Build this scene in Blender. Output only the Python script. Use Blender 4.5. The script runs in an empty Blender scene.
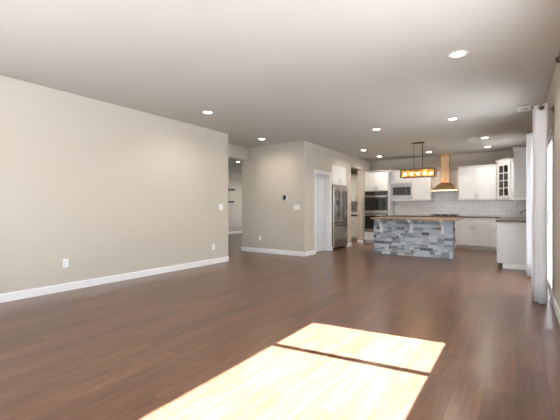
import bpy, bmesh, math, random
from mathutils import Vector, Matrix
SC = bpy.context.scene
COL = SC.collection
R = math.radians
# ------------------------------------------------------------------ camera, sky, sun, exposure
H = 2.74
EYE = 1.133
cam = bpy.data.cameras.new('camera'); camo = bpy.data.objects.new('camera', cam); COL.objects.link(camo)
camo.location = (0, 0, EYE); camo.rotation_euler = (R(90), 0, R(34.879))
cam.sensor_width = 36; cam.lens = 340 / 560 * 36; cam.shift_y = -1.5 / 560; cam.clip_start = .02
SC.camera = camo
SC.view_settings.view_transform = 'Standard'; SC.view_settings.look = 'None'
SC.view_settings.gamma = 1; SC.view_settings.use_curve_mapping = False
SC.view_settings.exposure = 0.42
W = bpy.data.worlds.new('sky'); SC.world = W; W.use_nodes = True
nt = W.node_tree; nt.nodes.clear()
sky = nt.nodes.new('ShaderNodeTexSky'); sky.sky_type = 'HOSEK_WILKIE'; sky.turbidity = 4
sky.sun_direction = (.70, .12, .70); sky.ground_albedo = .4
hs = nt.nodes.new('ShaderNodeHueSaturation'); hs.inputs['Saturation'].default_value = .38
bg = nt.nodes.new('ShaderNodeBackground'); bg.inputs['Strength'].default_value = 22.0
wo = nt.nodes.new('ShaderNodeOutputWorld')
nt.links.new(sky.outputs[0], hs.inputs['Color']); nt.links.new(hs.outputs[0], bg.inputs['Color']); nt.links.new(bg.outputs[0], wo.inputs['Surface'])
sl = bpy.data.lights.new('sun', 'SUN'); sl.energy = 88; sl.angle = R(.53); sl.color = (.90, .99, 1.18)
so = bpy.data.objects.new('sun', sl); COL.objects.link(so)
so.rotation_euler = Vector((-1, -.16, -1.0)).to_track_quat('-Z', 'Y').to_euler()
so.location = (6, 2, 7)
LAMP_W = 7.8          # each recessed light
def portal(x, y, z, sx, sy, rot):
    l = bpy.data.lights.new('window_portal', 'AREA'); l.shape = 'RECTANGLE'; l.size = sx; l.size_y = sy
    l.cycles.is_portal = True
    o = bpy.data.objects.new('window_portal', l); COL.objects.link(o); o.location = (x, y, z); o.rotation_euler = rot
portal(.52, 1.75, 1.47, 1.4, 3.1, (0, R(90), 0))
portal(.52, 6.2, 1.07, 2.1, 1.65, (0, R(90), 0))
portal(.52, 9.7, 1.6, 1.0, 1.2, (0, R(90), 0))
portal(-8.4, 3.88, 1.45, 2.4, 1.7, (R(90), 0, 0))
portal(-8.5, 13.17, 1.4, 2.4, 1.8, (R(-90), 0, 0))
portal(-2.1, -.77, 1.33, 4.3, 2.1, (R(90), 0, 0))

# ------------------------------------------------------------------ materials
def mat(name, col, rough=.5, metal=0, var=.04, vscale=6, bump=0, bscale=40, coat=0, spec=.5, stretch=None):
    m = bpy.data.materials.new(name); m.use_nodes = True; t = m.node_tree; n = t.nodes
    b = n['Principled BSDF']; b.inputs['Roughness'].default_value = rough; b.inputs['Metallic'].default_value = metal
    b.inputs['Coat Weight'].default_value = coat; b.inputs['Specular IOR Level'].default_value = spec
    tc = n.new('ShaderNodeTexCoord'); mp = n.new('ShaderNodeMapping'); t.links.new(tc.outputs['Object'], mp.inputs[0])
    if stretch: mp.inputs['Scale'].default_value = stretch
    ns = n.new('ShaderNodeTexNoise'); ns.inputs['Scale'].default_value = vscale; ns.inputs['Detail'].default_value = 4
    t.links.new(mp.outputs[0], ns.inputs['Vector'])
    mx = n.new('ShaderNodeMix'); mx.data_type = 'RGBA'
    mx.inputs[6].default_value = (*[c * (1 - var) for c in col], 1); mx.inputs[7].default_value = (*[min(1, c * (1 + var)) for c in col], 1)
    t.links.new(ns.outputs['Fac'], mx.inputs[0]); t.links.new(mx.outputs[2], b.inputs['Base Color'])
    if bump:
        n2 = n.new('ShaderNodeTexNoise'); n2.inputs['Scale'].default_value = bscale; t.links.new(mp.outputs[0], n2.inputs['Vector'])
        bp = n.new('ShaderNodeBump'); bp.inputs['Strength'].default_value = bump; bp.inputs['Distance'].default_value = .01
        t.links.new(n2.outputs['Fac'], bp.inputs['Height']); t.links.new(bp.outputs[0], b.inputs['Normal'])
    return m
def emit(name, col, s):
    m = mat(name, col); b = m.node_tree.nodes['Principled BSDF']
    b.inputs['Emission Color'].default_value = (*col, 1); b.inputs['Emission Strength'].default_value = s
    return m
def glass(name, col=(1, 1, 1), refl=.12, rough=.02):
    m = bpy.data.materials.new(name); m.use_nodes = True; t = m.node_tree; n = t.nodes; n.clear()
    o = n.new('ShaderNodeOutputMaterial'); mx = n.new('ShaderNodeMixShader'); tr = n.new('ShaderNodeBsdfTransparent'); gl = n.new('ShaderNodeBsdfGlossy')
    tr.inputs[0].default_value = (*col, 1); gl.inputs['Roughness'].default_value = rough
    fr = n.new('ShaderNodeLayerWeight'); fr.inputs['Blend'].default_value = refl
    t.links.new(fr.outputs['Facing'], mx.inputs[0]); t.links.new(tr.outputs[0], mx.inputs[1]); t.links.new(gl.outputs[0], mx.inputs[2]); t.links.new(mx.outputs[0], o.inputs[0])
    return m
def floor_mat():
    m = bpy.data.materials.new('dark_laminate'); m.use_nodes = True; t = m.node_tree; n = t.nodes; L = t.links.new
    b = n['Principled BSDF']
    tc = n.new('ShaderNodeTexCoord'); mp = n.new('ShaderNodeMapping'); mp.inputs['Rotation'].default_value = (0, 0, R(90)); L(tc.outputs['Object'], mp.inputs[0])
    br = n.new('ShaderNodeTexBrick'); br.offset = .37; br.offset_frequency = 2
    br.inputs['Color1'].default_value = (0, 0, 0, 1); br.inputs['Color2'].default_value = (1, 1, 1, 1); br.inputs['Mortar'].default_value = (.3, .3, .3, 1)
    br.inputs['Scale'].default_value = 1; br.inputs['Brick Width'].default_value = 1.25; br.inputs['Row Height'].default_value = .165
    br.inputs['Mortar Size'].default_value = .0016; br.inputs['Mortar Smooth'].default_value = .1; br.inputs['Bias'].default_value = 0
    L(mp.outputs[0], br.inputs['Vector'])
    # grain, stretched along the planks, offset per plank
    mg = n.new('ShaderNodeMapping'); mg.inputs['Scale'].default_value = (8, .8, 1); L(tc.outputs['Object'], mg.inputs[0])
    ad = n.new('ShaderNodeVectorMath'); ad.operation = 'ADD'; sc_ = n.new('ShaderNodeVectorMath'); sc_.operation = 'SCALE'; sc_.inputs['Scale'].default_value = 37
    L(br.outputs['Color'], sc_.inputs[0]); L(mg.outputs[0], ad.inputs[0]); L(sc_.outputs[0], ad.inputs[1])
    ng = n.new('ShaderNodeTexNoise'); ng.inputs['Scale'].default_value = 2.2; ng.inputs['Detail'].default_value = 5; ng.inputs['Roughness'].default_value = .62; ng.inputs['Distortion'].default_value = 1.2
    L(ad.outputs[0], ng.inputs['Vector'])
    rp = n.new('ShaderNodeValToRGB'); e = rp.color_ramp.elements
    e[0].position = .25; e[0].color = (.082, .037, .020, 1); e[1].position = .75; e[1].color = (.186, .092, .050, 1)
    L(ng.outputs['Fac'], rp.inputs[0])
    mx = n.new('ShaderNodeMix'); mx.data_type = 'RGBA'; mx.blend_type = 'MULTIPLY'; mx.inputs[0].default_value = 1
    rp2 = n.new('ShaderNodeValToRGB'); e = rp2.color_ramp.elements
    e[0].color = (.80, .79, .79, 1); e[1].color = (1.16, 1.12, 1.10, 1)
    L(br.outputs['Color'], rp2.inputs[0]); L(rp.outputs[0], mx.inputs[6]); L(rp2.outputs[0], mx.inputs[7])
    mo = n.new('ShaderNodeMix'); mo.data_type = 'RGBA'; mo.inputs[7].default_value = (.055, .027, .017, 1)
    L(br.outputs['Fac'], mo.inputs[0]); L(mx.outputs[2], mo.inputs[6]); L(mo.outputs[2], b.inputs['Base Color'])
    rr = n.new('ShaderNodeMapRange'); rr.inputs[3].default_value = .283; rr.inputs[4].default_value = .34; L(ng.outputs['Fac'], rr.inputs[0]); L(rr.outputs[0], b.inputs['Roughness'])
    nb = n.new('ShaderNodeTexNoise'); nb.inputs['Scale'].default_value = 1.1; nb.inputs['Detail'].default_value = 1.5; nb.inputs['Distortion'].default_value = 2.5
    mb_ = n.new('ShaderNodeMapping'); mb_.inputs['Scale'].default_value = (12, 4, 1); L(tc.outputs['Object'], mb_.inputs[0]); L(mb_.outputs[0], nb.inputs['Vector'])
    hm = n.new('ShaderNodeMath'); hm.operation = 'MULTIPLY_ADD'; hm.inputs[1].default_value = -1.2; L(br.outputs['Fac'], hm.inputs[0]); L(nb.outputs['Fac'], hm.inputs[2])
    bp = n.new('ShaderNodeBump'); bp.inputs['Strength'].default_value = .10; bp.inputs['Distance'].default_value = .004; L(hm.outputs[0], bp.inputs['Height']); L(bp.outputs[0], b.inputs['Normal'])
    b.inputs['Specular IOR Level'].default_value = .3; b.inputs['Coat Weight'].default_value = .3; b.inputs['Coat Roughness'].default_value = .2; L(bp.outputs[0], b.inputs['Coat Normal'])
    return m
def tile_mat():
    m = bpy.data.materials.new('white_tile'); m.use_nodes = True; t = m.node_tree; n = t.nodes; L = t.links.new
    b = n['Principled BSDF']; b.inputs['Roughness'].default_value = .2
    tc = n.new('ShaderNodeTexCoord'); sx = n.new('ShaderNodeSeparateXYZ'); cb = n.new('ShaderNodeCombineXYZ')
    ax = n.new('ShaderNodeMath'); ax.operation = 'ADD'
    L(tc.outputs['Object'], sx.inputs[0]); L(sx.outputs[0], ax.inputs[0]); L(sx.outputs[1], ax.inputs[1]); L(ax.outputs[0], cb.inputs[0]); L(sx.outputs[2], cb.inputs[1])
    br = n.new('ShaderNodeTexBrick'); br.offset = 0
    br.inputs['Color1'].default_value = (.74, .73, .71, 1); br.inputs['Color2'].default_value = (.80, .79, .77, 1); br.inputs['Mortar'].default_value = (.62, .61, .59, 1)
    br.inputs['Scale'].default_value = 1; br.inputs['Brick Width'].default_value = .13; br.inputs['Row Height'].default_value = .105; br.inputs['Mortar Size'].default_value = .004
    L(cb.outputs[0], br.inputs['Vector']); L(br.outputs['Color'], b.inputs['Base Color'])
    bp = n.new('ShaderNodeBump'); bp.invert = True; bp.inputs['Strength'].default_value = .3; bp.inputs['Distance'].default_value = .004; L(br.outputs['Fac'], bp.inputs['Height']); L(bp.outputs[0], b.inputs['Normal'])
    return m
def granite_mat(name, c0, c1, c2, sc, rough):
    m = bpy.data.materials.new(name); m.use_nodes = True; t = m.node_tree; n = t.nodes; L = t.links.new
    b = n['Principled BSDF']; b.inputs['Roughness'].default_value = rough
    tc = n.new('ShaderNodeTexCoord'); v = n.new('ShaderNodeTexVoronoi'); v.inputs['Scale'].default_value = sc; ns = n.new('ShaderNodeTexNoise'); ns.inputs['Scale'].default_value = sc * .35; ns.inputs['Detail'].default_value = 6
    L(tc.outputs['Object'], v.inputs['Vector']); L(tc.outputs['Object'], ns.inputs['Vector'])
    mm = n.new('ShaderNodeMath'); mm.operation = 'MULTIPLY'; L(v.outputs['Distance'], mm.inputs[0]); L(ns.outputs['Fac'], mm.inputs[1])
    rp = n.new('ShaderNodeValToRGB'); e = rp.color_ramp.elements; e[0].color = (*c0, 1); e[1].color = (*c2, 1); e[1].position = .5
    k = e.new(.2); k.color = (*c1, 1); L(mm.outputs[0], rp.inputs[0]); L(rp.outputs[0], b.inputs['Base Color'])
    return m
M = {}
M['wall'] = mat('greige_paint', (.515, .462, .388), .75, bump=.06, bscale=220, var=.015)
M['kwall'] = M['wall']
M['ceil'] = mat('ceiling_paint', (.475, .452, .392), .8, bump=.08, bscale=160, var=.015)
M['trim'] = mat('white_trim', (.80, .79, .77), .35, var=.01)
M['cab'] = mat('white_cabinet_paint', (.69, .68, .665), .35, var=.015)
M['door'] = mat('white_door_paint', (.66, .675, .695), .4, var=.01)
M['floor'] = floor_mat()
M['tile'] = tile_mat()
M['granite'] = granite_mat('brown_granite', (.035, .022, .016), (.10, .062, .044), (.24, .17, .125), 70, .3)
M['butcher'] = mat('butcher_block', (.27, .165, .09), .3, var=.35, vscale=5, stretch=(1, 14, 14))
M['steel'] = mat('brushed_steel', (.42, .395, .37), .24, 1, var=.08, vscale=3, stretch=(30, 30, .4))
M['steel2'] = mat('pale_steel', (.54, .535, .53), .28, 1, var=.06, vscale=4, stretch=(1, 1, 25))
M['dsteel'] = mat('dark_steel', (.2, .19, .185), .3, 1, var=.05)
M['black'] = mat('black_enamel', (.012, .012, .013), .3, var=.1)
M['bglass'] = mat('black_oven_glass', (.01, .01, .011), .05, var=.1)
M['mglass'] = mat('grey_oven_glass', (.05, .05, .05), .15)
M['copper'] = mat('brushed_copper', (.84, .58, .35), .17, 1, var=.14, vscale=3, stretch=(40, 40, .3))
M['bronze'] = mat('dark_bronze', (.05, .035, .025), .4, .6, var=.15)
M['nickel'] = mat('satin_nickel', (.42, .41, .39), .3, 1)
M['plate'] = mat('white_plastic', (.80, .80, .78), .35, var=.01)
M['dark'] = mat('black_plastic', (.02, .02, .022), .3)
M['shelf'] = mat('dark_shelf_wood', (.02, .014, .01), .6, var=.3, stretch=(2, 20, 20))
M['toe'] = mat('toe_kick_paint', (.62, .60, .56), .5)
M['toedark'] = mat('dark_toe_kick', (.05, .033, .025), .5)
M['grille'] = mat('grille_slots', (.30, .28, .26), .6)
M['winframe'] = mat('white_vinyl', (.82, .83, .84), .35, var=.01)
M['glass'] = glass('window_glass')
M['cabglass'] = glass('cabinet_glass', (.55, .53, .50), .2)
M['cabin'] = mat('cabinet_interior', (.30, .275, .25), .5)
M['lens'] = emit('lamp_lens', (1, .93, .82), 14)
M['bulb'] = emit('bulb_glow', (1, .80, .52), 14)
M['amber'] = None
M['concrete'] = mat('patio_concrete', (.45, .44, .42), .8, var=.1)
M['sunblock'] = mat('sun_blocker_paint', (.6, .59, .57), .7)  # for the added sun-blocking slab outside
M['stone'] = [mat('stone_' + k, c, .75, var=.22, vscale=22, bump=.5, bscale=60) for k, c in
              (('pale', (.50, .535, .56)), ('light', (.39, .42, .45)), ('blue', (.255, .285, .325)), ('grey', (.18, .195, .22)), ('dark', (.11, .128, .155)), ('warm', (.40, .40, .39)))]
def amber():
    m = bpy.data.materials.new('amber_glass'); m.use_nodes = True; t = m.node_tree; n = t.nodes; n.clear(); L = t.links.new
    o = n.new('ShaderNodeOutputMaterial'); a = n.new('ShaderNodeMixShader'); a.inputs[0].default_value = .22
    tr = n.new('ShaderNodeBsdfTransparent'); tr.inputs[0].default_value = (.97, .82, .62, 1)
    tl = n.new('ShaderNodeBsdfTranslucent'); ns = n.new('ShaderNodeTexNoise'); ns.inputs['Scale'].default_value = 14
    rp = n.new('ShaderNodeValToRGB'); e = rp.color_ramp.elements; e[0].color = (.55, .33, .14, 1); e[1].color = (1, .8, .5, 1); e[0].position = .35; e[1].position = .65
    tc = n.new('ShaderNodeTexCoord'); L(tc.outputs['Object'], ns.inputs['Vector']); L(ns.outputs['Fac'], rp.inputs[0]); L(rp.outputs[0], tl.inputs[0])
    L(tr.outputs[0], a.inputs[1]); L(tl.outputs[0], a.inputs[2]); L(a.outputs[0], o.inputs[0]); return m
M['amber'] = amber()
def curtain_mat():
    m = mat('white_linen', (.92, .92, .92), .85, var=.02, bump=.15, bscale=300); t = m.node_tree; n = t.nodes; L = t.links.new
    b = n['Principled BSDF']; o = [x for x in n if x.type == 'OUTPUT_MATERIAL'][0]
    tl = n.new('ShaderNodeBsdfTranslucent'); tl.inputs[0].default_value = (.9, .91, .93, 1); mx = n.new('ShaderNodeMixShader'); mx.inputs[0].default_value = .35
    L(b.outputs[0], mx.inputs[1]); L(tl.outputs[0], mx.inputs[2]); L(mx.outputs[0], o.inputs[0]); return m
M['curtain'] = curtain_mat()

# ------------------------------------------------------------------ mesh helpers
class Fr:
    """local frame: a runs along a face (to the right as seen from in front), b up, c outward from it"""
    def __init__(s, x, y, z=0, ang=0):
        s.o = Vector((x, y, z)); s.u = Vector((math.cos(R(ang)), math.sin(R(ang)), 0)); s.n = Vector((math.sin(R(ang)), -math.cos(R(ang)), 0))
    def __call__(s, a, b, c): return s.o + s.u * a + Vector((0, 0, b)) + s.n * c
WF = Fr(0, 0, 0, 0)
class MB:
    def __init__(s): s.bm = bmesh.new()
    def hexa(s, pts, bev=0, mi=0, seg=1):
        v = [s.bm.verts.new(p) for p in pts]
        fs = [s.bm.faces.new([v[i] for i in q]) for q in ((0, 1, 2, 3), (4, 5, 6, 7), (0, 1, 5, 4), (1, 2, 6, 5), (2, 3, 7, 6), (3, 0, 4, 7))]
        for f in fs: f.material_index = mi
        bmesh.ops.recalc_face_normals(s.bm, faces=fs)
        if bev:
            r = bmesh.ops.bevel(s.bm, geom=list({e for f in fs for e in f.edges}), offset=bev, segments=seg, affect='EDGES', profile=.5)
            for f in r['faces']: f.material_index = mi
        return s
    def box(s, x0, x1, y0, y1, z0, z1, bev=0, mi=0, seg=1):
        return s.hexa([(x0, y0, z0), (x1, y0, z0), (x1, y1, z0), (x0, y1, z0), (x0, y0, z1), (x1, y0, z1), (x1, y1, z1), (x0, y1, z1)], bev, mi, seg)
    def fb(s, F, a0, a1, b0, b1, c0, c1, bev=0, mi=0, seg=1):
        return s.hexa([F(a0, b0, c0), F(a1, b0, c0), F(a1, b0, c1), F(a0, b0, c1), F(a0, b1, c0), F(a1, b1, c0), F(a1, b1, c1), F(a0, b1, c1)], bev, mi, seg)
    def tube(s, pts, r, seg=10, cap=True):
        pts = [Vector(p) for p in pts]; rings = []
        up = None
        for i, p in enumerate(pts):
            d = (pts[min(i + 1, len(pts) - 1)] - pts[max(i - 1, 0)]).normalized()
            if up is None:
                up = Vector((0, 0, 1)) if abs(d.z) < .9 else Vector((1, 0, 0))
            x = d.cross(up).normalized(); y = x.cross(d).normalized(); up = y
            rr = r[i] if isinstance(r, (list, tuple)) else r
            rings.append([s.bm.verts.new(p + x * rr * math.cos(2 * math.pi * k / seg) + y * rr * math.sin(2 * math.pi * k / seg)) for k in range(seg)])
        fs = []
        for a, b in zip(rings, rings[1:]):
            for k in range(seg):
                f = s.bm.faces.new((a[k], a[(k + 1) % seg], b[(k + 1) % seg], b[k])); f.smooth = True; fs.append(f)
        if cap: fs += [s.bm.faces.new(rings[0]), s.bm.faces.new(rings[-1])]
        bmesh.ops.recalc_face_normals(s.bm, faces=fs)
        return s
    def lathe(s, c, prof, seg=32, close=True):
        c = Vector(c); rings = []
        for r, z in prof:
            rings.append([s.bm.verts.new(c + Vector((r * math.cos(2 * math.pi * k / seg), r * math.sin(2 * math.pi * k / seg), z))) for k in range(seg)])
        fs = []
        prs = list(zip(rings, rings[1:])) + ([(rings[-1], rings[0])] if close else [])
        for a, b in prs:
            for k in range(seg):
                f = s.bm.faces.new((a[k], a[(k + 1) % seg], b[(k + 1) % seg], b[k])); f.smooth = True; fs.append(f)
        bmesh.ops.recalc_face_normals(s.bm, faces=fs); return s
    def ball(s, c, r, sc=(1, 1, 1)):
        bmesh.ops.create_uvsphere(s.bm, u_segments=16, v_segments=10, radius=r, matrix=Matrix.Translation(c) @ Matrix.Diagonal((*sc, 1)))
        for f in s.bm.faces: f.smooth = True
        return s
    def prism(s, poly, axis, d0, d1, F=WF):
        """poly in (p,q) extruded along axis: 'a' -> (d,q,p) p is c; 'c' -> (p,q,d)"""
        def P(p, q, d): return F(d, q, p) if axis == 'a' else F(p, q, d)
        A = [s.bm.verts.new(P(p, q, d0)) for p, q in poly]; B = [s.bm.verts.new(P(p, q, d1)) for p, q in poly]
        fs = [s.bm.faces.new(A), s.bm.faces.new(B[::-1])]
        k = len(poly)
        for i in range(k): fs.append(s.bm.faces.new((A[i], A[(i + 1) % k], B[(i + 1) % k], B[i])))
        bmesh.ops.recalc_face_normals(s.bm, faces=fs); return s
    def out(s, name, m, parent=None, **props):
        me = bpy.data.meshes.new(name); 
        o = bpy.data.objects.new(name, me); COL.objects.link(o)
        off = Vector((0, 0, 0)); p = parent
        while p is not None: off += p.location; p = p.parent
        if parent is None and props.get('origin') is not None:
            off = Vector(props['origin']); o.location = off
        props.pop('origin', None)
        bmesh.ops.translate(s.bm, verts=s.bm.verts, vec=-off)
        s.bm.to_mesh(me); s.bm.free()
        for q in (m if isinstance(m, list) else [m]): me.materials.append(q)
        if parent is not None: o.parent = parent
        for k, v in props.items(): o[k] = v
        return o
def thing(name, loc, label, cat, group=None):
    o = bpy.data.objects.new(name, None); COL.objects.link(o); o.location = loc; o.empty_display_size = .1
    o['label'] = label; o['category'] = cat
    if group: o['group'] = group
    return o
def struct(name, mb, m, parent=None): 
    return mb.out(name, m, parent, kind='structure') if parent is None else mb.out(name, m, parent)

# ------------------------------------------------------------------ shell
XL, YE = -5.10, 5.37          # left wall face and its far end
XB, YB = -4.12, 6.92          # outer corner of the projecting block
XC = .352
XR, XO = .357, .50            # right wall, inner and outer face
YC = 11.295                   # back of the kitchen furniture
YK = 11.30                    # kitchen back wall
YN = -.60                     # wall behind the camera
struct('floor', MB().box(-11, XO, YN - .15, 13.3, -.05, 0), M['floor'])
struct('ceiling', MB().box(-11, XO, YN - .15, 13.3, H, H + .1), M['ceil'])
struct('wall_left', MB().box(XL - .15, XL, YN, YE, 0, H), M['wall'])
struct('wall_hall_near', MB().box(-6.07, XL - .15, YE - .15, YE, 0, H), M['wall'])
struct('wall_hall_header', MB().box(-6.07, -5.84, YE, YB, 2.41, H), M['wall'])
struct('wall_block_front', MB().box(-6.07, XB, YB, YB + .12, 0, H), M['wall'])
struct('wall_block_side', MB().box(-6.07, -5.95, YB + .12, 13, 0, H), M['wall'])
struct('wall_hall_far', MB().box(-10.6, -10.45, 3.9, 13.15, 0, H), M['wall'])
HW = (-9.6, -7.2, .6, 2.3)
struct('wall_hall_left', MB().box(-10.45, HW[0], 3.9, 4.05, 0, H).box(HW[1], -6.07, 3.9, 4.05, 0, H).box(HW[0], HW[1], 3.9, 4.05, 0, HW[2]).box(HW[0], HW[1], 3.9, 4.05, HW[3], H).box(-6.22, -6.07, 4.05, YE - .15, 0, H), M['wall'])
BW = (-9.7, -7.3, .5, 2.3)
struct('wall_hall_back', MB().box(-10.45, BW[0], 13, 13.15, 0, H).box(BW[1], -5.95, 13, 13.15, 0, H).box(BW[0], BW[1], 13, 13.15, 0, BW[2]).box(BW[0], BW[1], 13, 13.15, BW[3], H), M['wall'])
DY0, DY1, DH = 7.46, 8.258, 2.04
FY0, FY1, FH = 8.39, 9.345, 2.335
OY0, OY1, OH = 9.67, 10.55, 2.395
XT = XB - .15
w = MB()
for y0, y1, z0 in ((YB + .12, DY0, 0), (DY0, DY1, DH), (DY1, FY0, 0), (FY0, FY1, FH), (FY1, OY0, 0), (OY0, OY1, OH), (OY1, YK, 0)):
    w.box(XT, XB, y0, y1, z0, H)
struct('wall_fridge_side', w, M['wall'])
struct('wall_alcove', MB().box(-5.02, -4.94, FY0 - .1, FY1 + .1, 0, H).box(-4.94, XT, FY0 - .1, FY0, 0, H).box(-4.94, XT, FY1, FY1 + .1, 0, H), M['wall'])
struct('wall_pantry_back', MB().box(-5.95, XT, 11.87, 12.0, 0, H).box(XT, XT + .1, YK, 11.87, 0, H), M['wall'])
struct('wall_kitchen_back', MB().box(XT, XO, YK, YK + .13, 0, H), M['wall'])
# right wall with window, patio door and added sink window
WIN = (.22, 3.335, .83, 2.16); DOOR = (5.38, 7.02, 0, 2.12); SINK = (9.1, 10.3, 1.1, 2.1)
w = MB()
y = YN - .15
for a, b, z0, z1 in (WIN, DOOR, SINK):
    w.box(XR, XO, y, a, 0, H)
    if z0: w.box(XR, XO, a, b, 0, z0)
    w.box(XR, XO, a, b, z1, H); y = b
w.box(XR, XO, y, YK, 0, H)
struct('wall_right', w, M['wall'])
NW = (-4.3, .12, .25, 2.4)
struct('wall_near', MB().box(XL - .15, NW[0], YN - .15, YN, 0, H).box(NW[1], XR, YN - .15, YN, 0, H).box(NW[0], NW[1], YN - .15, YN, 0, NW[2]).box(NW[0], NW[1], YN - .15, YN, NW[3], H), M['wall'])

def window(name, F, a0, a1, b0, b1, bars=(), c=-.07, fw=.045, d=.06):
    """F on the inner wall face; frame set back in the opening"""
    m = MB()
    m.fb(F, a0, a0 + fw, b0, b1, c - d / 2, c + d / 2).fb(F, a1 - fw, a1, b0, b1, c - d / 2, c + d / 2)
    m.fb(F, a0 + fw, a1 - fw, b0, b0 + fw, c - d / 2, c + d / 2).fb(F, a0 + fw, a1 - fw, b1 - fw, b1, c - d / 2, c + d / 2)
    for x in bars: m.fb(F, x - .028, x + .028, b0 + fw, b1 - fw, c - d / 2, c + d / 2)
    o = struct(name, m, M['winframe'])
    struct('pane', MB().fb(F, a0 + fw, a1 - fw, b0 + fw, b1 - fw, c - .004, c + .004), M['glass'], o)
    return o
FR = Fr(XR, 0, 0, -90)        # right wall seen from inside: a = -y
wn = window('window_1', FR, -WIN[1], -WIN[0], WIN[2], WIN[3], bars=(-2.63, -.95))
struct('sill', MB().fb(FR, -WIN[1] - .03, -WIN[0] + .03, WIN[2] - .03, WIN[2], -.04, .025, .004), M['trim'], wn)
wd = window('door_1', FR, -DOOR[1], -DOOR[0], .0, DOOR[3], bars=(-6.2,), fw=.07, d=.09)
struct('door_handle', MB().fb(FR, -6.20 - .012, -6.20 + .012, .9, 1.12, -.03, .0, .004), M['nickel'], wd)
window('added_window_2', FR, -SINK[1], -SINK[0], SINK[2], SINK[3], bars=(-9.7,))  # unseen window over the sink, added to bring daylight into the kitchen
window('added_window_3', Fr(0, YN, 0, 180), -NW[1], -NW[0], NW[2], NW[3], bars=(1.46, 2.73))  # window behind the camera, added for more daylight in the room
window('added_window_4', Fr(0, 4.05, 0, 180), -HW[1], -HW[0], HW[2], HW[3], bars=(8.4,))  # unseen window added to brighten the side room
window('added_window_5', Fr(0, 13, 0, 0), BW[0], BW[1], BW[2], BW[3], bars=(-8.5,))  # another added window, lights the far wall of the side room
# outside
struct('ground', MB().box(XO, 14, -6, 16, -.2, -.06).box(-9, XO, -8, YN - .15, -.2, -.06), M['concrete'])
pr = MB().box(XO, 3.1, 4.35, 11.6, 2.62, 2.76)  # unseen slab added to keep sun out of the door and sink window
struct('added_sun_blocker', pr, M['sunblock'])

# baseboards
BH, BT = .105, .016
def base(name, F, spans):
    m = MB()
    for a0, a1 in spans: m.prism([(0, 0), (BT, 0), (BT, BH - .014), (BT * .45, BH), (0, BH)], 'a', a0, a1, F)
    return struct(name, m, M['trim'])
base('baseboard_left', Fr(XL, 0, 0, 90), [(YN, YE + BT)])
base('baseboard_hall_near', Fr(0, YE, 0, 180), [(-XL - BT, 6.07)])
base('baseboard_block_front', Fr(0, YB, 0, 0), [(-6.07 - BT, XB + BT)])
base('baseboard_block_side', Fr(XB, 0, 0, 90), [(YB - BT, DY0 - .066), (DY1 + .066, FY0), (FY1, OY0), (OY1, 10.66)])
base('baseboard_opening', Fr(0, OY1, 0, 0), [(XT, XB)])
base('baseboard_right', FR, [(-5.38, -YN), (-7.69, -7.02)])
base('baseboard_hall_far', Fr(-10.45, 0, 0, 90), [(4.05, 13)])
base('baseboard_near', Fr(0, YN, 0, 180), [(-XR, -XL)])

# ------------------------------------------------------------------ pantry door
FB = Fr(XB, 0, 0, 90)          # fridge-side wall, a = y, c = +x
struct('trim_1', MB().fb(FB, DY0 - .065, DY0, 0, DH + .065, 0, .018, .003).fb(FB, DY1, DY1 + .065, 0, DH + .065, 0, .018, .003).fb(FB, DY0, DY1, DH, DH + .065, 0, .018, .003)
       .fb(FB, DY0 - .0, DY0 + .014, 0, DH, -.15, 0).fb(FB, DY1 - .014, DY1, 0, DH, -.15, 0).fb(FB, DY0 + .014, DY1 - .014, DH - .014, DH, -.15, 0)
       .fb(FB, DY1 - .026, DY1 - .014, .0, DH - .014, -.105, -.09), M['trim'])
def panel_door(mb, F, a0, a1, b0, b1, c0, c1, panels, dep=.010, mould=.022):
    """slab whose front (c1) carries sunk panels given as (a0,a1,b0,b1)"""
    mb.fb(F, a0, a1, b0, b1, c0, c1 - dep)
    bs = sorted({b0, b1, *[p[2] for p in panels], *[p[3] for p in panels]})
    for lo, hi in zip(bs, bs[1:]):
        row = sorted(p for p in panels if p[2] <= lo and p[3] >= hi)
        x = a0
        for p in row: mb.fb(F, x, p[0], lo, hi, c1 - dep, c1); x = p[1]
        mb.fb(F, x, a1, lo, hi, c1 - dep, c1)
    for p in panels:
        q = mould
        mb.hexa([F(p[0] + q, p[2] + q, c1 - dep), F(p[1] - q, p[2] + q, c1 - dep), F(p[1] - q, p[3] - q, c1 - dep), F(p[0] + q, p[3] - q, c1 - dep),
                 F(p[0] + q * 2, p[2] + q * 2, c1 - dep * .3), F(p[1] - q * 2, p[2] + q * 2, c1 - dep * .3), F(p[1] - q * 2, p[3] - q * 2, c1 - dep * .3), F(p[0] + q * 2, p[3] - q * 2, c1 - dep * .3)])
m = MB(); a0, a1 = DY0 + .017, DY1 - .017
panel_door(m, FB, a0, a1, .012, DH - .018, -.145, -.108, [(a0 + .11, a0 + .35, .22, .92), (a1 - .35, a1 - .11, .22, .92), (a0 + .11, a0 + .35, 1.06, 1.92), (a1 - .35, a1 - .11, 1.06, 1.92)])
dr = struct('door_2', m, M['door'])
for z in (.22, 1.02, 1.80):
    struct('hinge', MB().tube([FB(a1 + .008, z - .045, -.104), FB(a1 + .008, z + .045, -.104)], .008).fb(FB, a1 - .02, a1 + .012, z - .044, z + .044, -.108, -.105), M['nickel'], dr)
struct('door_knob', MB().tube([FB(a0 + .06, .96, -.108), FB(a0 + .06, .96, -.075)], .011).ball(FB(a0 + .06, .96, -.062), .026, (.7, 1, 1)), M['nickel'], dr)

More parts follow.
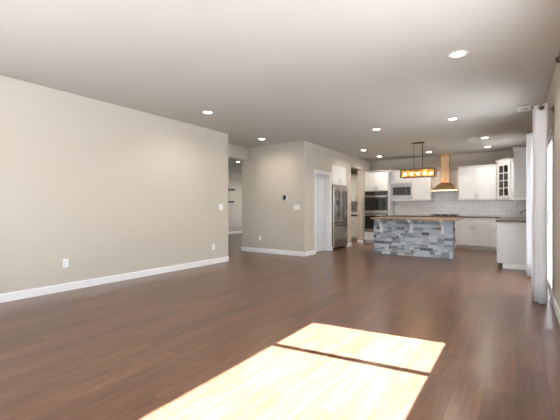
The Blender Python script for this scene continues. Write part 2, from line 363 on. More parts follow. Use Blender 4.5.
# ------------------------------------------------------------------ wall plates
def plate(name, F, a, b, wd, ht, label, cat, kind):
    t = thing(name, F(a, b, 0), label, cat)
    MB().fb(F, a - wd / 2, a + wd / 2, b - ht / 2, b + ht / 2, 0, .007, .0025).out('cover_plate', M['plate'], t)
    if kind == 'outlet':
        for dz in (-.02, .02):
            s = MB().fb(F, a - .017, a + .017, b + dz - .014, b + dz + .014, .007, .010, .003).out('socket', M['plate'], t)
            MB().fb(F, a - .008, a - .005, b + dz - .005, b + dz + .006, .0099, .0103).fb(F, a + .005, a + .008, b + dz - .005, b + dz + .006, .0099, .0103).out('slot', M['dark'], s)
    else:
        for k in range(kind):
            x = a + (k - (kind - 1) / 2) * .046
            MB().fb(F, x - .0165, x + .0165, b - .033, b + .033, .007, .011, .002).out('rocker', M['plate'], t)
    return t
FL = Fr(XL, 0, 0, 90)
plate('wall_outlet', FL, 2.15, .38, .075, .12, 'white wall outlet low on the long left wall, nearest the camera', 'outlet', 'outlet')
plate('wall_outlet', FL, 4.93, .35, .075, .12, 'white wall outlet low on the left wall, below the light switch', 'outlet', 'outlet')
plate('light_switch', FL, 5.14, 1.163, .12, .12, 'white light switch near the far end of the left wall', 'light switch', 2)
FBK = Fr(0, YB, 0, 0)
plate('wall_outlet', FBK, -5.45, .37, .075, .12, 'white wall outlet low on the wall under the thermostat', 'outlet', 'outlet')
plate('light_switch', FBK, -4.33, 1.16, .165, .12, 'wide white triple light switch beside the outer wall corner', 'light switch', 3)
t = thing('thermostat', FBK(-4.66, 1.40, 0), 'small black thermostat on a white backplate on the beige wall', 'thermostat')
MB().fb(FBK, -4.725, -4.605, 1.335, 1.465, 0, .008, .003).out('backplate', M['plate'], t)
b_ = MB().fb(FBK, -4.722, -4.635, 1.345, 1.46, .008, .028, .006).out('display', M['dark'], t)

# ------------------------------------------------------------------ recessed lights
def lamp_light(loc, parent, wt, big=1):
    l = bpy.data.lights.new('lamp', 'AREA'); l.shape = 'DISK'; l.size = .10; l.energy = wt; l.color = (1, .92, .80); l.spread = R(150)
    o = bpy.data.objects.new('lamp', l); COL.objects.link(o); o.parent = parent; o.location = (0, 0, -.012)
    return o
t0 = thing('recessed_light', (-.50, 3.96, H), 'round recessed ceiling light nearest the camera, the largest in view', 'ceiling light', 'recessed ceiling lights')
c = (-.50, 3.96, H)
tr0 = MB().lathe(c, [(.062, .03), (.066, -.006), (.088, -.004), (.092, 0), (.092, .001), (.07, .03)], 40).out('trim_ring', M['trim'], t0)
ln0 = MB().lathe(c, [(0.0005, -.002), (.062, -.002), (.062, .02), (.0005, .02)], 40, False).out('lens', M['lens'], t0)
lp0 = lamp_light(c, t0, LAMP_W)
for x, y, lab in ((-4.24, 3.97, 'recessed ceiling light close to the top of the long left wall'),
                  (-4.84, 6.21, 'recessed ceiling light just in front of the thermostat wall'),
                  (-2.34, 6.78, 'recessed ceiling light in mid ceiling, in line with the pantry door'),
                  (-.95, 6.78, 'recessed ceiling light in front of the right-hand kitchen, nearer than the pendant'),
                  (-.60, 9.0, 'nearer of two recessed lights above the right-hand white wall cabinets'),
                  (-.63, 10.35, 'farther of two recessed lights above the right-hand white wall cabinets'),
                  (-3.47, 9.0, 'recessed ceiling light in front of the refrigerator'),
                  (-3.48, 10.35, 'recessed ceiling light in front of the wall ovens'),
                  (-2.05, 10.35, 'recessed ceiling light between the pendant and the copper hood'),
                  (-7.87, 8.78, 'recessed ceiling light in the side room beyond the hall opening'),
                  (-5.0, 10.3, 'added unseen recessed ceiling light inside the pantry passage beside the refrigerator'),  # out of view, added to brighten the cabinets past the opening
                  (-9.2, 11.2, 'added unseen recessed ceiling light deep in the side room above the dark shelves')):  # out of view, added to lift the dark side room
    o = t0.copy(); COL.objects.link(o); o.location = (x, y, H); o['label'] = lab
    for ch in (tr0, ln0, lp0):
        d = ch.copy(); COL.objects.link(d); d.parent = o
        if d.type == 'LIGHT' and 'passage' in lab: d.data = d.data.copy(); d.data.energy = 20
# ceiling register and sensor
vt = thing('ceiling_vent', (.08, 6.72, H), 'small white ceiling air vent above the curtain rod', 'vent')
MB().box(.0, .18, 6.56, 6.88, H - .010, H, .003).out('vent_frame', M['trim'], vt)
g = MB()
for k in range(5): g.box(.06 + k * .018, .069 + k * .018, 6.66, 6.80, H - .0115, H - .0095)
g.out('slots', M['grille'], vt)
MB().lathe((-3.915, 9.81, H), [(.0005, -.03), (.022, -.028), (.03, -.01), (.042, -.006), (.042, 0), (.0005, 0)], 24, False).out('ceiling_sensor', M['grille'], origin=(-3.915, 9.81, H), label='tiny dark round fixture on the kitchen ceiling left of the lights', category='ceiling fixture')

# ------------------------------------------------------------------ cabinets
def handle(F, a, b, ln, c, parent, vertical=True):
    m = MB()
    if vertical:
        m.tube([F(a, b - ln / 2, c + .03), F(a, b + ln / 2, c + .03)], .006, 8)
        for s in (-.4, .4): m.tube([F(a, b + s * ln, c), F(a, b + s * ln, c + .03)], .005, 8)
    else:
        m.tube([F(a - ln / 2, b, c + .03), F(a + ln / 2, b, c + .03)], .006, 8)
        for s in (-.4, .4): m.tube([F(a + s * ln, b, c), F(a + s * ln, b, c + .03)], .005, 8)
    return m.out('handle', M['nickel'], parent)
def shaker(F, a0, a1, b0, b1, c, parent, hside=None, hb=None, name='door', rail=.06, hl=.12):
    g = .002; a0 += g; a1 -= g; b0 += g; b1 -= g
    m = MB(); m.fb(F, a0 + rail - .002, a1 - rail + .002, b0 + rail - .002, b1 - rail + .002, c, c + .010)
    for q in ((a0, a0 + rail, b0, b1), (a1 - rail, a1, b0, b1), (a0 + rail, a1 - rail, b0, b0 + rail), (a0 + rail, a1 - rail, b1 - rail, b1)):
        m.fb(F, *q, c, c + .02)
    o = m.out(name, M['cab'], parent)
    if hside == 'L': handle(F, a0 + .035, hb, hl, c + .02, o)
    if hside == 'R': handle(F, a1 - .035, hb, hl, c + .02, o)
    if hside == 'H': handle(F, (a0 + a1) / 2, hb if hb else (b0 + b1) / 2, hl, c + .02, o, False)
    return o
def crown(F, a0, a1, b, c, dep, parent, left=True, right=True, ht=.055, out=.045, front=True):
    """crown moulding along the front (and the exposed sides) of a cabinet whose box top is at b, front plane at c"""
    m = MB(); pf = [(0, 0), (.008, 0), (.012, .012), (out * .8, ht * .75), (out, ht * .8), (out, ht), (0, ht)]
    def pt(a, q, cc): return F(a, q, cc)
    def ring(p, q):
        ex = p
        L = [(a0 - (ex if left else 0), c - dep), (a0 - (ex if left else 0), c + ex), (a1 + (ex if right else 0), c + ex), (a1 + (ex if right else 0), c - dep)]
        return [m.bm.verts.new(F(a, b + q, cc)) for a, cc in L]
    rs = [ring(p, q) for p, q in pf]
    fs = []
    for r0, r1 in zip(rs, rs[1:]):
        for k in range(3): fs.append(m.bm.faces.new((r0[k], r0[k + 1], r1[k + 1], r1[k])))
    fs.append(m.bm.faces.new(rs[0])); 
    bmesh.ops.recalc_face_normals(m.bm, faces=fs)
    return m.out('crown', M['cab'], parent)

# oven tower ------------------------------------------------------------
FT = Fr(0, 10.71, 0, 0)
TX0, TX1 = -4.10, -3.31
t = thing('oven_cabinet', ((TX0 + TX1) / 2, 11.0, 0), 'tall white cabinet housing the black double wall oven', 'cabinet')
MB().box(TX0, TX0 + .018, 10.71, YC, .1, 2.28).box(TX1 - .018, TX1, 10.71, YC, .1, 2.28).box(TX0 + .018, TX1 - .018, 10.73, YC, .1, .375).box(TX0 + .018, TX1 - .018, 10.71, YC, 1.685, 2.28).box(TX0 + .018, TX1 - .018, YC - .02, YC, .375, 1.685).out('carcass', M['cab'], t)
MB().box(TX0, TX1, 10.78, 10.80, 0, .1).out('toe_kick', M['toe'], t)
shaker(FT, TX0 + .01, (TX0 + TX1) / 2, 1.71, 2.27, 0, t, 'R', 1.80)
shaker(FT, (TX0 + TX1) / 2, TX1 - .01, 1.71, 2.27, 0, t, 'L', 1.80)
shaker(FT, TX0 + .01, TX1 - .01, .11, .365, 0, t, 'H', None, 'drawer')
crown(FT, TX0, TX1, 2.28, .0, .195, t, left=False)
def oven():
    t = thing('double_wall_oven', ((TX0 + TX1) / 2, 11.0, .38), 'black and steel double wall oven in the tall white cabinet', 'oven')
    x0, x1 = TX0 + .02, TX1 - .02
    F = FT
    MB().box(x0, x1, 10.74, 11.25, .379, 1.683).out('body', M['black'], t)
    c = MB().fb(F, x0, x1, 1.56, 1.683, -.03, .012, .003).out('control_panel', M['bglass'], t)
    MB().fb(F, -3.76, -3.64, 1.60, 1.645, .012, .013).out('display', M['dsteel'], c)
    for b0, b1 in ((.98, 1.555), (.39, .965)):
        d = MB().fb(F, x0, x1, b0, b1, -.03, .018, .004).out('oven_door', M['bglass'], t)
        MB().fb(F, x0, x1, b0 - .0, b0 + .09, .0185, .022, .001).out('lower_rail', M['steel'], d)
        MB().fb(F, x0, x1, b1 - .03, b1, .0185, .022, .001).out('upper_rail', M['steel'], d)
        h = MB().tube([F(x0 + .04, b1 - .055, .06), F(x1 - .04, b1 - .055, .06)], .011, 10)
        for a in (x0 + .07, x1 - .07): h.tube([F(a, b1 - .055, .017), F(a, b1 - .055, .06)], .008, 8)
        h.out('handle', M['steel2'], d)
oven()
# microwave cabinet --------------------------------------------------------
FU = Fr(0, 10.95, 0, 0)
UX0, UX1, UXM = -3.308, -2.118, -2.665
t = thing('wall_cabinet', ((UX0 + UX1) / 2, 11.1, 1.36), 'white wall cabinet around the built-in microwave, left of the copper hood', 'cabinet')
MB().box(UX0, UXM, 10.95, YC, 1.93, 2.28).box(UXM, UX1, 10.95, YC, 1.385, 2.28).box(UX0, UX0 + .016, 10.95, YC, 1.385, 1.93).box(UX0 + .016, UXM, 10.93, YC, 1.385, 1.41).box(UX0, UXM, YC - .02, YC, 1.41, 1.93).out('carcass', M['cab'], t)
shaker(FU, UX0 + .008, (UX0 + UXM) / 2, 1.94, 2.27, 0, t)
shaker(FU, (UX0 + UXM) / 2, UXM, 1.94, 2.27, 0, t)
shaker(FU, UXM, UX1 - .005, 1.395, 2.27, 0, t, 'L', 1.50)
MB().box(UX0, UX1, 10.945, 10.96, 1.36, 1.386).out('light_rail', M['cab'], t)
crown(FU, UX0, UX1, 2.28, .0, .33, t, left=False, right=True, out=.04)
t = thing('microwave', (-2.99, 11.1, 1.41), 'stainless steel built-in microwave left of the pendant light', 'microwave')
x0, x1 = UX0 + .018, UXM - .004
MB().box(x0, x1, 10.955, 11.25, 1.412, 1.927).out('body', M['dsteel'], t)
MB().fb(FU, x0, x1, 1.412, 1.927, -.006, .006, .002).fb(FU, x0 + .02, x1 - .02, 1.435, 1.50, .006, .012, .003).fb(FU, x0 + .02, x1 - .02, 1.835, 1.905, .006, .012, .003).out('trim_kit', M['steel2'], t)
d = MB().fb(FU, x0 + .03, x1 - .16, 1.505, 1.83, .006, .03, .004).out('door', M['steel2'], t)
MB().fb(FU, x0 + .055, x1 - .165, 1.55, 1.80, .0295, .0315, .001).out('window', M['mglass'], d)
MB().fb(FU, x0 + .06, x1 - .18, 1.808, 1.822, .03, .05, .003).out('handle', M['steel2'], d)
k = MB().fb(FU, x1 - .158, x1 - .03, 1.545, 1.805, .006, .0315, .003).out('control_panel', M['mglass'], t)
# right wall cabinet ------------------------------------------------------
VX0, VX1 = -1.375, -.462
t = thing('wall_cabinet', ((VX0 + VX1) / 2, 11.1, 1.36), 'wide white two-door wall cabinet right of the copper hood', 'cabinet')
MB().box(VX0, VX1, 10.95, YC, 1.385, 2.28).out('carcass', M['cab'], t)
xm = (VX0 + VX1) / 2
shaker(FU, VX0, xm, 1.395, 2.27, 0, t, 'R', 1.48, rail=.07)
shaker(FU, xm, VX1, 1.395, 2.27, 0, t, 'L', 1.48, rail=.07)
MB().box(VX0, VX1, 10.945, 10.96, 1.36, 1.386).out('light_rail', M['cab'], t)
crown(FU, VX0, VX1, 2.28, .0, .33, t, right=False)
# diagonal corner cabinet -----------------------------------------------------
P0, P1 = Vector((-.44, 10.95, 0)), Vector((-.13, 10.62, 0))
ang = math.degrees(math.atan2(P1.y - P0.y, P1.x - P0.x)); wl = (P1 - P0).length
FD = Fr(P0.x, P0.y, 0, ang)
t = thing('corner_cabinet', (.0, 11.0, 1.36), 'white corner wall cabinet with a divided glass door', 'cabinet')
poly = [(-.44, YC), (-.44, 10.95), (-.13, 10.62), (XC, 10.62), (XC, YC)]
m = MB()
def slab(m, z0, z1, poly=poly):
    A = [m.bm.verts.new((x, y, z0)) for x, y in poly]; B = [m.bm.verts.new((x, y, z1)) for x, y in poly]
    fs = [m.bm.faces.new(A), m.bm.faces.new(B)] + [m.bm.faces.new((A[i], A[(i + 1) % 5], B[(i + 1) % 5], B[i])) for i in range(5)]
    bmesh.ops.recalc_face_normals(m.bm, faces=fs)
slab(m, 1.36, 1.40); slab(m, 2.35, 2.385)
m.box(-.44, -.425, 10.955, YC, 1.40, 2.35).box(-.125, XC, 10.62, 10.635, 1.40, 2.35)
m.out('carcass', M['cab'], t)
m = MB()
for z in (1.70, 2.02):
    slab(m, z, z + .015, [(-.42, 11.28), (-.42, 10.97), (-.125, 10.655), (XC - .01, 10.655), (XC - .01, 11.28)])
m.box(-.425, XC, 11.285, YC, 1.40, 2.35).box(XC - .012, XC, 10.64, 11.285, 1.40, 2.35)
m.out('interior', M['cabin'], t)
m = MB(); r = .075
for q in ((.0, r, 1.40, 2.345), (wl - r, wl, 1.40, 2.345), (r, wl - r, 1.40, 1.40 + r), (r, wl - r, 2.345 - r, 2.345)): m.fb(FD, *q, 0, .02)
m.fb(FD, wl / 2 - .010, wl / 2 + .010, 1.40 + r, 2.345 - r, .006, .018)
for k in range(1, 4):
    z = 1.40 + r + (2.345 - 1.40 - 2 * r) * k / 4; m.fb(FD, r, wl - r, z - .010, z + .010, .006, .0175)
dd = m.out('door', M['cab'], t)
MB().fb(FD, r, wl - r, 1.40 + r, 2.345 - r, .003, .007).out('glass_pane', M['cabglass'], dd)
handle(FD, wl - .03, 1.5, .1, .02, dd)
m = MB(); pf = [(0, 0), (.008, 0), (.012, .012), (.036, .042), (.045, .045), (.045, .055), (0, .055)]
rs = []
for p, q in pf:
    s = p
    pts = [(-.44 - s, YC), (-.44 - s, 10.95 - s * .45), (-.13 - s * .42, 10.62 - s), (XC, 10.62 - s)]
    rs.append([m.bm.verts.new((x, y, 2.385 + q)) for x, y in pts])
fs = [m.bm.faces.new((a[k], a[k + 1], b[k + 1], b[k])) for a, b in zip(rs, rs[1:]) for k in range(3)]
bmesh.ops.recalc_face_normals(m.bm, faces=fs); m.out('crown', M['cab'], t)
# near end wall cabinet on the right wall ----------------------------------------
FS = Fr(-.035, 0, 0, -90)      # faces -x, a = -y
NY0, NY1 = 8.60, 9.02
t = thing('wall_cabinet', (.16, 8.8, 1.33), 'tall white wall cabinet seen from its plain grey-white end, beside the curtains', 'cabinet')
MB().box(-.035, XC, NY0, NY1, 1.36, 2.35).out('carcass', M['cab'], t)
shaker(FS, -NY1, -NY0, 1.365, 2.345, 0, t, 'L', 1.45)
MB().box(-.05, XC, NY0 - .012, NY0 + .004, 1.335, 1.365).box(-.052, -.03, NY0 - .012, NY1, 1.335, 1.365).out('light_rail', M['trim'], t)
crown(Fr(0, NY0, 0, 0), -.035, XC, 2.35, 0, NY1 - NY0, t, right=False)
MB().tube([(-.03, NY0 + .03, 1.345), (-.03, NY0 + .03, 1.10)], [.007, .009], 8).ball((-.03, NY0 + .03, 1.10), .012).out('hanging_wand', M['trim'], origin=(-.03, NY0 + .03, 1.345), label='thin white wand hanging below the near end wall cabinet', category='wand')

# base cabinets, back wall ----------------------------------------------------
FC = Fr(0, 10.70, 0, 0)
CT = .915
def base_cab(x0, x1, label, drawers, split=True, hs=('R', 'L')):
    t = thing('base_cabinet', ((x0 + x1) / 2, 11.0, 0), label, 'cabinet')
    MB().box(x0 + .001, x1 - .001, 10.70, YC, .1, .872).out('carcass', M['cab'], t)
    MB().box(x0, x1, 10.765, 10.78, 0, .1).out('toe_kick', M['toe'], t)
    xm = (x0 + x1) / 2
    if drawers: shaker(FC, x0, x1, .735, .865, 0, t, 'H', None, 'drawer', rail=.035)
    top = .725 if drawers else .865
    if split:
        shaker(FC, x0, xm, .11, top, 0, t, hs[0], top - .11); shaker(FC, xm, x1, .11, top, 0, t, hs[1], top - .11)
    else: shaker(FC, x0, x1, .11, top, 0, t, hs[0], top - .11)
base_cab(-3.305, -2.72, 'white base cabinet under the microwave, behind the left of the island', True)
base_cab(-2.72, -2.125, 'white base cabinet left of the cooktop, hidden behind the island', True)
base_cab(-2.125, -1.365, 'white base cabinet directly under the black cooktop', False)
base_cab(-1.365, -.66, 'white base cabinet with one drawer over two doors, right of the island', True)
base_cab(-.66, -.335, 'narrow white base cabinet in the corner by the peninsula', False, False, ('R',))
# right run -------------------------------------------------------------------
FRN = Fr(-.30, 0, 0, -90)
t = thing('peninsula_cabinet', (.03, 9.2, 0), 'white sink-run base cabinet with a plain panelled end facing the room', 'cabinet')
MB().box(-.30, XC, 7.72, 9.03, .1, .872).box(-.30, XC, 9.03, 9.87, .1, .70).box(-.30, XC, 9.87, 10.66, .1, .872).out('carcass', M['cab'], t)
MB().box(-.235, -.22, 7.72, 10.66, 0, .1).out('toe_kick', M['toedark'], t)
ep = MB()
for q in ((-.305, XC, .1, .872), (-.225, XC, 0, .1)): ep.fb(Fr(0, 7.72, 0, 0), *q, 0, .02)
ep.out('end_panel', M['cab'], t)
MB().prism([(0.02, 0), (.034, 0), (.034, .075), (.026, .09), (.02, .09)], 'a', -.225, XC, Fr(0, 7.72, 0, 0)).out('base_moulding', M['trim'], t)
for a in ((-8.45, -7.74), (-9.2, -8.45), (-9.95, -9.2), (-10.6, -9.95)):
    shaker(FRN, *a, .11, .865, 0, t, 'R', .74)
# counters --------------------------------------------------------------------
m = MB().box(-3.305, -2.115, 10.665, YC, .875, CT, .004).box(-2.115, -1.375, 10.665, YC, .875, CT, .004).box(-1.375, -.335, 10.665, YC, .875, CT, .004)
m.out('countertop', M['granite'], origin=(-1.8, 11, .875), label='dark brown granite countertop along the back wall', category='countertop')
SX0, SX1, SY0, SY1 = -.17, .18, 9.05, 9.85
CX0, CX1, CY0, CY1 = SX0 - .002, SX1 + .002, SY0 - .002, SY1 + .002
m = MB().box(-.335, XC, 7.675, CY0, .875, CT, .004).box(-.335, XC, CY1, YC, .875, CT, .004).box(-.335, CX0, CY0, CY1, .875, CT).box(CX1, XC, CY0, CY1, .875, CT)
m.out('countertop', M['granite'], origin=(0, 9.5, .875), label='brown speckled granite countertop on the right-hand sink run', category='countertop')
m = MB().box(SX0, SX0 + .012, SY0, SY1, .72, .912).box(SX1 - .012, SX1, SY0, SY1, .72, .912).box(SX0 + .012, SX1 - .012, SY0, SY0 + .012, .72, .912).box(SX0 + .012, SX1 - .012, SY1 - .012, SY1, .72, .912).box(SX0 + .012, SX1 - .012, SY0 + .012, SY1 - .012, .72, .732)
m.out('kitchen_sink', M['dsteel'], origin=(0, 9.45, .72), label='dark sink set into the right-hand countertop', category='sink')
f = thing('faucet', (.27, 9.45, CT), 'dark faucet behind the sink, mostly behind the curtains', 'faucet')
MB().lathe((.27, 9.45, CT), [(.0005, 0), (.03, 0), (.03, .012), (.02, .02), (.018, .10), (.0005, .10)], 20, False).out('base', M['dsteel'], f)
MB().tube([(.27, 9.45, CT + .09), (.26, 9.45, CT + .16), (.22, 9.45, CT + .19), (.14, 9.45, CT + .175), (.07, 9.45, CT + .13), (.06, 9.45, CT + .10)], .013).out('spout', M['dsteel'], f)
MB().tube([(.28, 9.45, CT + .10), (.31, 9.50, CT + .15)], .008).out('lever', M['dsteel'], f)
# backsplash
struct('trim_2', MB().box(-3.305, -2.115, YK - .01, YK, CT, 1.36).box(-2.115, -1.378, YK - .01, YK, CT, 2.26).box(-1.378, XR, YK - .01, YK, CT, 1.36).box(XR - .01, XR, 7.72, SINK[0] - .05, CT, 1.335).box(XR - .01, XR, SINK[0] - .05, SINK[1] + .05, CT, SINK[2] - .03).box(XR - .01, XR, SINK[1] + .05, YK - .01, CT, 1.36), M['tile'])
# cooktop ---------------------------------------------------------------------
t = thing('gas_cooktop', (-1.745, 10.98, CT), 'black gas cooktop with iron grates under the copper hood', 'cooktop')
MB().box(-2.105, -1.385, 10.72, 11.22, CT, CT + .012, .004).out('cook_surface', M['black'], t)
for i in range(3):
    x = -2.09 + i * .235; g = MB()
    for a in (0, .11, .215): g.box(x + a, x + a + .012, 10.76, 11.2, CT + .03, CT + .048)
    for b in (10.76, 10.97, 11.188): g.box(x, x + .227, b, b + .012, CT + .03, CT + .047)
    for a in (0, .215):
        for b in (10.76, 11.188): g.box(x + a, x + a + .012, b, b + .012, CT + .012, CT + .03)
    g.out('grate', M['black'], t)
    for b in (10.86, 11.08):
        MB().lathe((x + .115, b, CT + .012), [(.0005, 0), (.045, 0), (.042, .012), (.0005, .014)], 20, False).out('burner', M['black'], t)
for i in range(5):
    MB().lathe((-1.945 + i * .10, 10.742, CT + .012), [(.0005, 0), (.019, 0), (.017, .028), (.0005, .03)], 16, False).out('knob', M['steel'], t)
# hood ------------------------------------------------------------------------
t = thing('range_hood', (-1.747, 11.1, 1.63), 'copper chimney range hood over the cooktop', 'range hood')
hx0, hx1, cx0, cx1 = -2.108, -1.386, -1.865, -1.63
m = MB().hexa([(hx0, 10.80, 1.68), (hx1, 10.80, 1.68), (hx1, YK - .012, 1.68), (hx0, YK - .012, 1.68), (cx0, 11.03, 1.90), (cx1, 11.03, 1.90), (cx1, YK - .012, 1.90), (cx0, YK - .012, 1.90)])
m.out('canopy', M['copper'], t)
MB().box(hx0, hx1, 10.795, YK - .012, 1.635, 1.68, .003).out('canopy_rim', M['copper'], t)
m = MB().box(cx0, cx1, 11.03, YK - .012, 1.90, 2.30, .006).box(cx0 + .008, cx1 - .008, 11.038, YK - .001, 2.30, H, .006)
m.out('chimney', M['copper'], t)
MB().box(hx0 + .06, hx1 - .06, 10.85, 11.24, 1.628, 1.636).out('filter', M['dsteel'], t)
# ------------------------------------------------------------------ island
IX0, IX1, IY0, IY1 = -2.985, -1.175, 8.43, 8.90
t = thing('kitchen_island', ((IX0 + IX1) / 2, 8.7, 0), 'kitchen island clad in grey and white stacked stone', 'island')
MB().box(IX0 + .02, IX1 - .02, IY0 + .02, IY1, 0, .866).out('core', M['toe'], t)
rnd = random.Random(11)
def stones(F, a0, a1, b0, b1):
    m = MB(); b = b0; nrow = 24; rh = (b1 - b0) / nrow
    grid = [[None] * 200 for _ in range(nrow)]
    # random ashlar: rows of single or double height strips
    cw = .035; nc = int(round((a1 - a0) / cw)); cw = (a1 - a0) / nc
    occ = [[False] * nc for _ in range(nrow)]
    for r_ in range(nrow):
        c_ = 0
        while c_ < nc:
            if occ[r_][c_]: c_ += 1; continue
            free = 0
            while c_ + free < nc and not occ[r_][c_ + free]: free += 1
            hgt = rnd.choice((1, 2, 2, 2, 2)) if r_ < nrow - 1 else 1
            hgt = min(hgt, nrow - r_)
            w_ = min(free, rnd.choice((2, 3, 4, 5, 6, 8)))
            if free - w_ < 2: w_ = free
            for i in range(hgt):
                for j in range(w_): occ[r_ + i][c_ + j] = True
            dep = rnd.uniform(.002, .016)
            mi = rnd.choices(range(6), (5, 5, 4, 3.5, 1.5, 1.2))[0]
            gp = .0018
            m.fb(F, a0 + c_ * cw + gp, a0 + (c_ + w_) * cw - gp, b + r_ * rh + gp, b + (r_ + hgt) * rh - gp, -.012, dep, .0025, mi)
            c_ += w_
    return m
stones(Fr(0, IY0 + .02, 0, 0), IX0, IX1, .0, .866).out('stone_front', M['stone'], t)
stones(Fr(IX1 - .02, 0, 0, 90), IY0 + .034, IY1, .0, .866).out('stone_side', M['stone'], t)
stones(Fr(IX0 + .02, 0, 0, -90), -IY1, -IY0 - .034, .0, .866).out('stone_side', M['stone'], t)
MB().fb(Fr(IX1, 0, 0, 90), 8.60, 8.67, .55, .67, .002, .012, .003).out('outlet_plate', M['dsteel'], t)
for x in (-2.775, -2.055, -1.375):
    F = Fr(x, IY0, 0, 0)
    poly = [(0.0, .866), (.27, .866), (.27, .83)]
    for k in range(9):
        q = math.pi / 2 * k / 8
        poly.append((.25 - .20 * math.sin(q), .815 - .22 * (1 - math.cos(q))))
    poly += [(.05, .58), (0.0, .58)]
    m = MB(); m.prism(poly, 'a', -.032, .032, F)
    m.fb(F, -.042, .042, .56, .60, 0, .06, .004)
    m.out('corbel', M['trim'], t)
MB().box(-2.945, -1.035, 8.10, 8.93, .868, .914, .006, seg=2).out('island_worktop', M['butcher'], origin=(-2, 8.5, .86), label='tan butcher block worktop on the stone island', category='countertop')
# ------------------------------------------------------------------ pendant
PX0, PX1, PY, PB, PT = -2.365, -1.59, 8.72, 1.90, 2.085
pd = .11
t = thing('pendant_light', ((PX0 + PX1) / 2, PY, H), 'rectangular bronze pendant with glowing amber glass above the island', 'pendant light')
pc = (PX0 + PX1) / 2
MB().box(pc - .145, pc + .145, PY - .05, PY + .05, H - .028, H, .005).out('ceiling_canopy', M['bronze'], t)
for dx in (-.10, .10):
    MB().tube([(pc + dx, PY, H - .02), (pc + dx, PY, PT)], .007, 8).out('rod', M['bronze'], t)
m = MB(); b = .010
for z in (PB, PT):
    for y in (PY - pd, PY + pd): m.box(PX0 - .01, PX1 + .01, y - b, y + b, z - b, z + b)
    for x in (PX0, PX1): m.box(x - b, x + b, PY - pd, PY + pd, z - b, z + b)
for x in (PX0, PX1):
    for y in (PY - pd, PY + pd): m.box(x - b, x + b, y - b, y + b, PB, PT)
m.box(PX0, PX1, PY - .02, PY + .02, PT - .008, PT + .008)
m.out('frame', M['bronze'], t)
def twigs(y, seed):
    rr = random.Random(seed); m = MB()
    for k in range(11):
        x = PX0 + (PX1 - PX0) * (k + rr.uniform(-.2, .2) + .5) / 11; dx = rr.choice((-1, 1)) * rr.uniform(.05, .16)
        x2 = min(PX1, max(PX0, x + dx)); m.tube([(x, y, PB + .005), ((x + x2) / 2, y + .006, (PB + PT) / 2), (x2, y, PT - .005)], .0065, 6)
    return m
twigs(PY - pd, 3).out('twig_lattice', M['bronze'], t); twigs(PY + pd, 5).out('twig_lattice', M['bronze'], t)
for y in (PY - pd + .016, PY + pd - .016): MB().box(PX0 + .01, PX1 - .01, y - .002, y + .002, PB + .01, PT - .01).out('glass_panel', M['amber'], t)
for x in (PX0 + .014, PX1 - .014): MB().box(x - .002, x + .002, PY - pd + .02, PY + pd - .02, PB + .01, PT - .01).out('glass_panel', M['amber'], t)
for k in range(5):
    x = PX0 + (PX1 - PX0) * (k + .5) / 5
    s = MB().tube([(x, PY, PT), (x, PY, PT - .075)], .016, 10).out('socket', M['bronze'], t)
    MB().ball((x, PY, PT - .105), .032, (1, 1, 1.2)).out('bulb', M['bulb'], t)
    l = bpy.data.lights.new('bulb_light', 'POINT'); l.energy = .8; l.color = (1, .72, .42); l.shadow_soft_size = .04
    o = bpy.data.objects.new('bulb_light', l); COL.objects.link(o); o.parent = t; o.location = (x - pc, 0, PT - .19 - H)

# ------------------------------------------------------------------ refrigerator
t = thing('refrigerator', (-4.45, 8.865, 0), 'stainless steel french door refrigerator in the wall alcove', 'refrigerator')
y0, y1 = 8.41, 9.32; ym = (y0 + y1) / 2; XF = -4.145
F = Fr(XF, 0, 0, 90)
MB().box(-4.88, XF, y0, y1, .03, 1.765, .006).out('body', M['black'], t)
MB().box(-4.80, -4.2, y0 + .03, y1 - .03, 0, .03).out('plinth', M['black'], t)
dl = MB().fb(F, y0, ym - .003, .745, 1.775, .004, .066, .010, seg=2).out('fridge_door', M['steel'], t)
drr = MB().fb(F, ym + .003, y1, .745, 1.775, .004, .066, .010, seg=2).out('fridge_door', M['steel'], t)
fz = MB().fb(F, y0, y1, .06, .735, .004, .066, .010, seg=2).out('freezer_drawer', M['steel'], t)
def bar(p, q, parent, F=F):
    m = MB(); a, b = Vector(p), Vector(q); d = (b - a)
    m.tube([F(*(a)), F(*b)], .012, 10)
    for s in (.06, .94):
        pp = a + d * s; m.tube([F(pp.x, pp.y, .064), F(pp.x, pp.y, pp.z)], .009, 8)
    m.out('handle', M['dsteel'], parent)
bar((ym - .05, .90, .115), (ym - .05, 1.62, .115), dl); bar((ym + .05, .90, .115), (ym + .05, 1.62, .115), drr); bar((y0 + .12, .66, .115), (y1 - .12, .66, .115), fz)
dp = MB().fb(F, y0 + .12, y0 + .30, 1.0, 1.36, .064, .069, .003).out('dispenser', M['dsteel'], dl)
MB().fb(F, y0 + .135, y0 + .285, 1.02, 1.22, .069, .071).out('dispenser_recess', M['steel2'], dp)
# cabinet over it
FV = Fr(-4.145, 0, 0, 90)
t = thing('wall_cabinet', (-4.45, 8.865, 1.80), 'white two-door cabinet above the refrigerator', 'cabinet')
MB().box(-4.9, -4.145, FY0 + .004, FY1 - .004, 1.80, FH - .004).out('carcass', M['cab'], t)
shaker(FV, FY0 + .004, ym, 1.80, FH - .006, 0, t, 'R', 1.90, rail=.055, hl=.10)
shaker(FV, ym, FY1 - .004, 1.80, FH - .006, 0, t, 'L', 1.90, rail=.055, hl=.10)

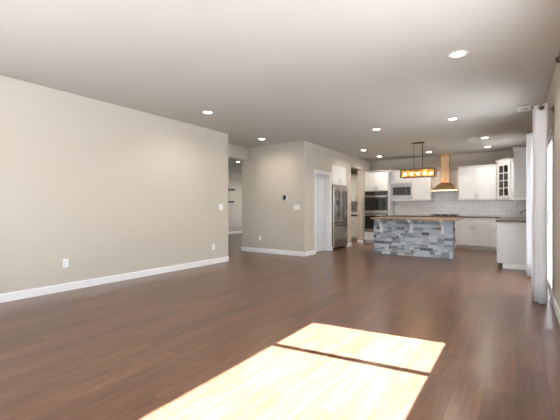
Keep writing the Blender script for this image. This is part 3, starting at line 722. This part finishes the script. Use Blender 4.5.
# ------------------------------------------------------------------ pantry cabinets beyond the opening
FP = Fr(0, 11.25, 0, 0)
t = thing('base_cabinet', (-5.0, 11.5, 0), 'white base cabinet seen through the opening beside the refrigerator', 'cabinet')
MB().box(-5.9, XT - .005, 11.25, 11.865, .1, .872).out('carcass', M['cab'], t)
MB().box(-5.9, XT - .005, 11.31, 11.33, 0, .1).out('toe_kick', M['toe'], t)
for a in (-5.5, -5.07, -4.68): 
    shaker(FP, a, a + (.39 if a > -5 else .43 if a < -5.2 else .39), .11, .72, 0, t, 'R', .62); shaker(FP, a, a + .39, .735, .865, 0, t, None, None, 'drawer', rail=.035)
MB().box(-5.9, XT - .005, 11.215, 11.865, .875, CT, .004).out('countertop', M['black'], origin=(-5, 11.5, .875), label='dark countertop glimpsed through the opening beside the refrigerator', category='countertop')
FP2 = Fr(0, 11.53, 0, 0)
t = thing('wall_cabinet', (-5.0, 11.7, 1.39), 'tall white wall cabinet seen through the opening beside the refrigerator', 'cabinet')
MB().box(-5.9, XT - .005, 11.53, 11.865, 1.39, 2.36).out('carcass', M['cab'], t)
for a in (-5.5, -5.07, -4.68): shaker(FP2, a, a + .385, 1.395, 2.33, 0, t, 'R', 1.5)
struct('trim_3', MB().box(-5.9, XT - .002, 11.866, 11.868, CT, 1.39), M['tile'])

# ------------------------------------------------------------------ hall shelves
for z, y1, lab in ((1.93, 11.12, 'dark floating shelf in the room beyond the hall opening, upper one'), (1.40, 11.06, 'dark floating shelf in the room beyond the hall opening, lower one')):
    MB().box(-10.45, -10.14, 9.9, y1, z - .01, z + .06, .004).out('floating_shelf', M['shelf'], origin=(-10.3, 10.7, z), label=lab, category='shelf')

# ------------------------------------------------------------------ curtains
RZ, RX = 2.31, .235
t = thing('curtain_rod', (RX, 6.2, RZ), 'dark curtain rod over the patio door with both white curtains', 'curtain rod')
MB().tube([(RX, 5.02, RZ), (RX, 7.42, RZ)], .0125, 12).out('rod', M['bronze'], t)
for y, s in ((5.02, -1), (7.42, 1)):
    MB().ball((RX, y + s * .02, RZ), .028).out('finial', M['bronze'], t)
for y in (5.20, 7.3):
    MB().tube([(XR - .006, y, RZ + .02), (RX, y, RZ + .02)], .007, 8).tube([(RX - .02, y, RZ + .022), (RX + .022, y, RZ + .022)], .009, 8).box(XR - .008, XR, y - .025, y + .025, RZ - .03, RZ + .05, .003).out('bracket', M['bronze'], t)
def curtain(y0, y1, n, amp, xc, label, seed):
    rr = random.Random(seed); t = thing('curtain', (xc, (y0 + y1) / 2, 0), label, 'curtain')
    m = MB(); N = n * 12; zs = [.012, .3, .8, 1.3, 1.8, 2.2, 2.30, 2.365]
    ph = rr.uniform(0, 6); cols = []
    for i in range(N + 1):
        u = i / N; col = []
        for z in zs:
            f = 1 - .12 * math.sin(z * 1.2)
            w_ = math.sin(2 * math.pi * n * u + .25 * math.sin(z * 1.1 + ph))
            x = xc + amp * f * w_ + .008 * math.sin(5 * u + z + ph); y = y0 + (y1 - y0) * (u + .012 * math.sin(z * 1.7 + 9 * u))
            col.append(m.bm.verts.new((x, y, z)))
        cols.append(col)
    for a, b in zip(cols, cols[1:]):
        for k in range(len(zs) - 1): f = m.bm.faces.new((a[k], b[k], b[k + 1], a[k + 1])); f.smooth = True
    o = m.out('fabric', M['curtain'], t)
    sd = o.modifiers.new('thick', 'SOLIDIFY'); sd.thickness = .004
    for k in range(n * 2):
        u = (k + .5) / (2 * n)
        yy = y0 + (y1 - y0) * (k / (2 * n) + .0001) if k else None
        if yy is None: continue
        g = MB(); pts = []
        g2 = [(RX + .024 * math.cos(2 * math.pi * q / 14), yy + .0, RZ + .024 * math.sin(2 * math.pi * q / 14)) for q in range(15)]
        g.tube(g2, .004, 6, False).out('grommet', M['bronze'], t)
curtain(5.03, 5.47, 4, .064, .228, 'near white curtain panel gathered at the left edge of the beige right wall', 2)
curtain(6.85, 7.35, 4, .07, .20, 'far white curtain panel, next to the kitchen peninsula', 7)
t = thing('curtain_rod', (.275, 2.0, RZ), 'dark curtain rod end at the right edge of the photo', 'curtain rod')
MB().tube([(.275, .1, RZ), (.275, 3.44, RZ)], .0125, 12).out('rod', M['bronze'], t)
for y, s in ((.1, -1), (3.44, 1)): MB().ball((.275, y + s * .02, RZ), .028).out('finial', M['bronze'], t)
for y in (.3, 3.36): MB().tube([(XR - .006, y, RZ + .02), (.275, y, RZ + .02)], .007, 8).box(XR - .008, XR, y - .025, y + .025, RZ - .03, RZ + .05, .003).out('bracket', M['bronze'], t)
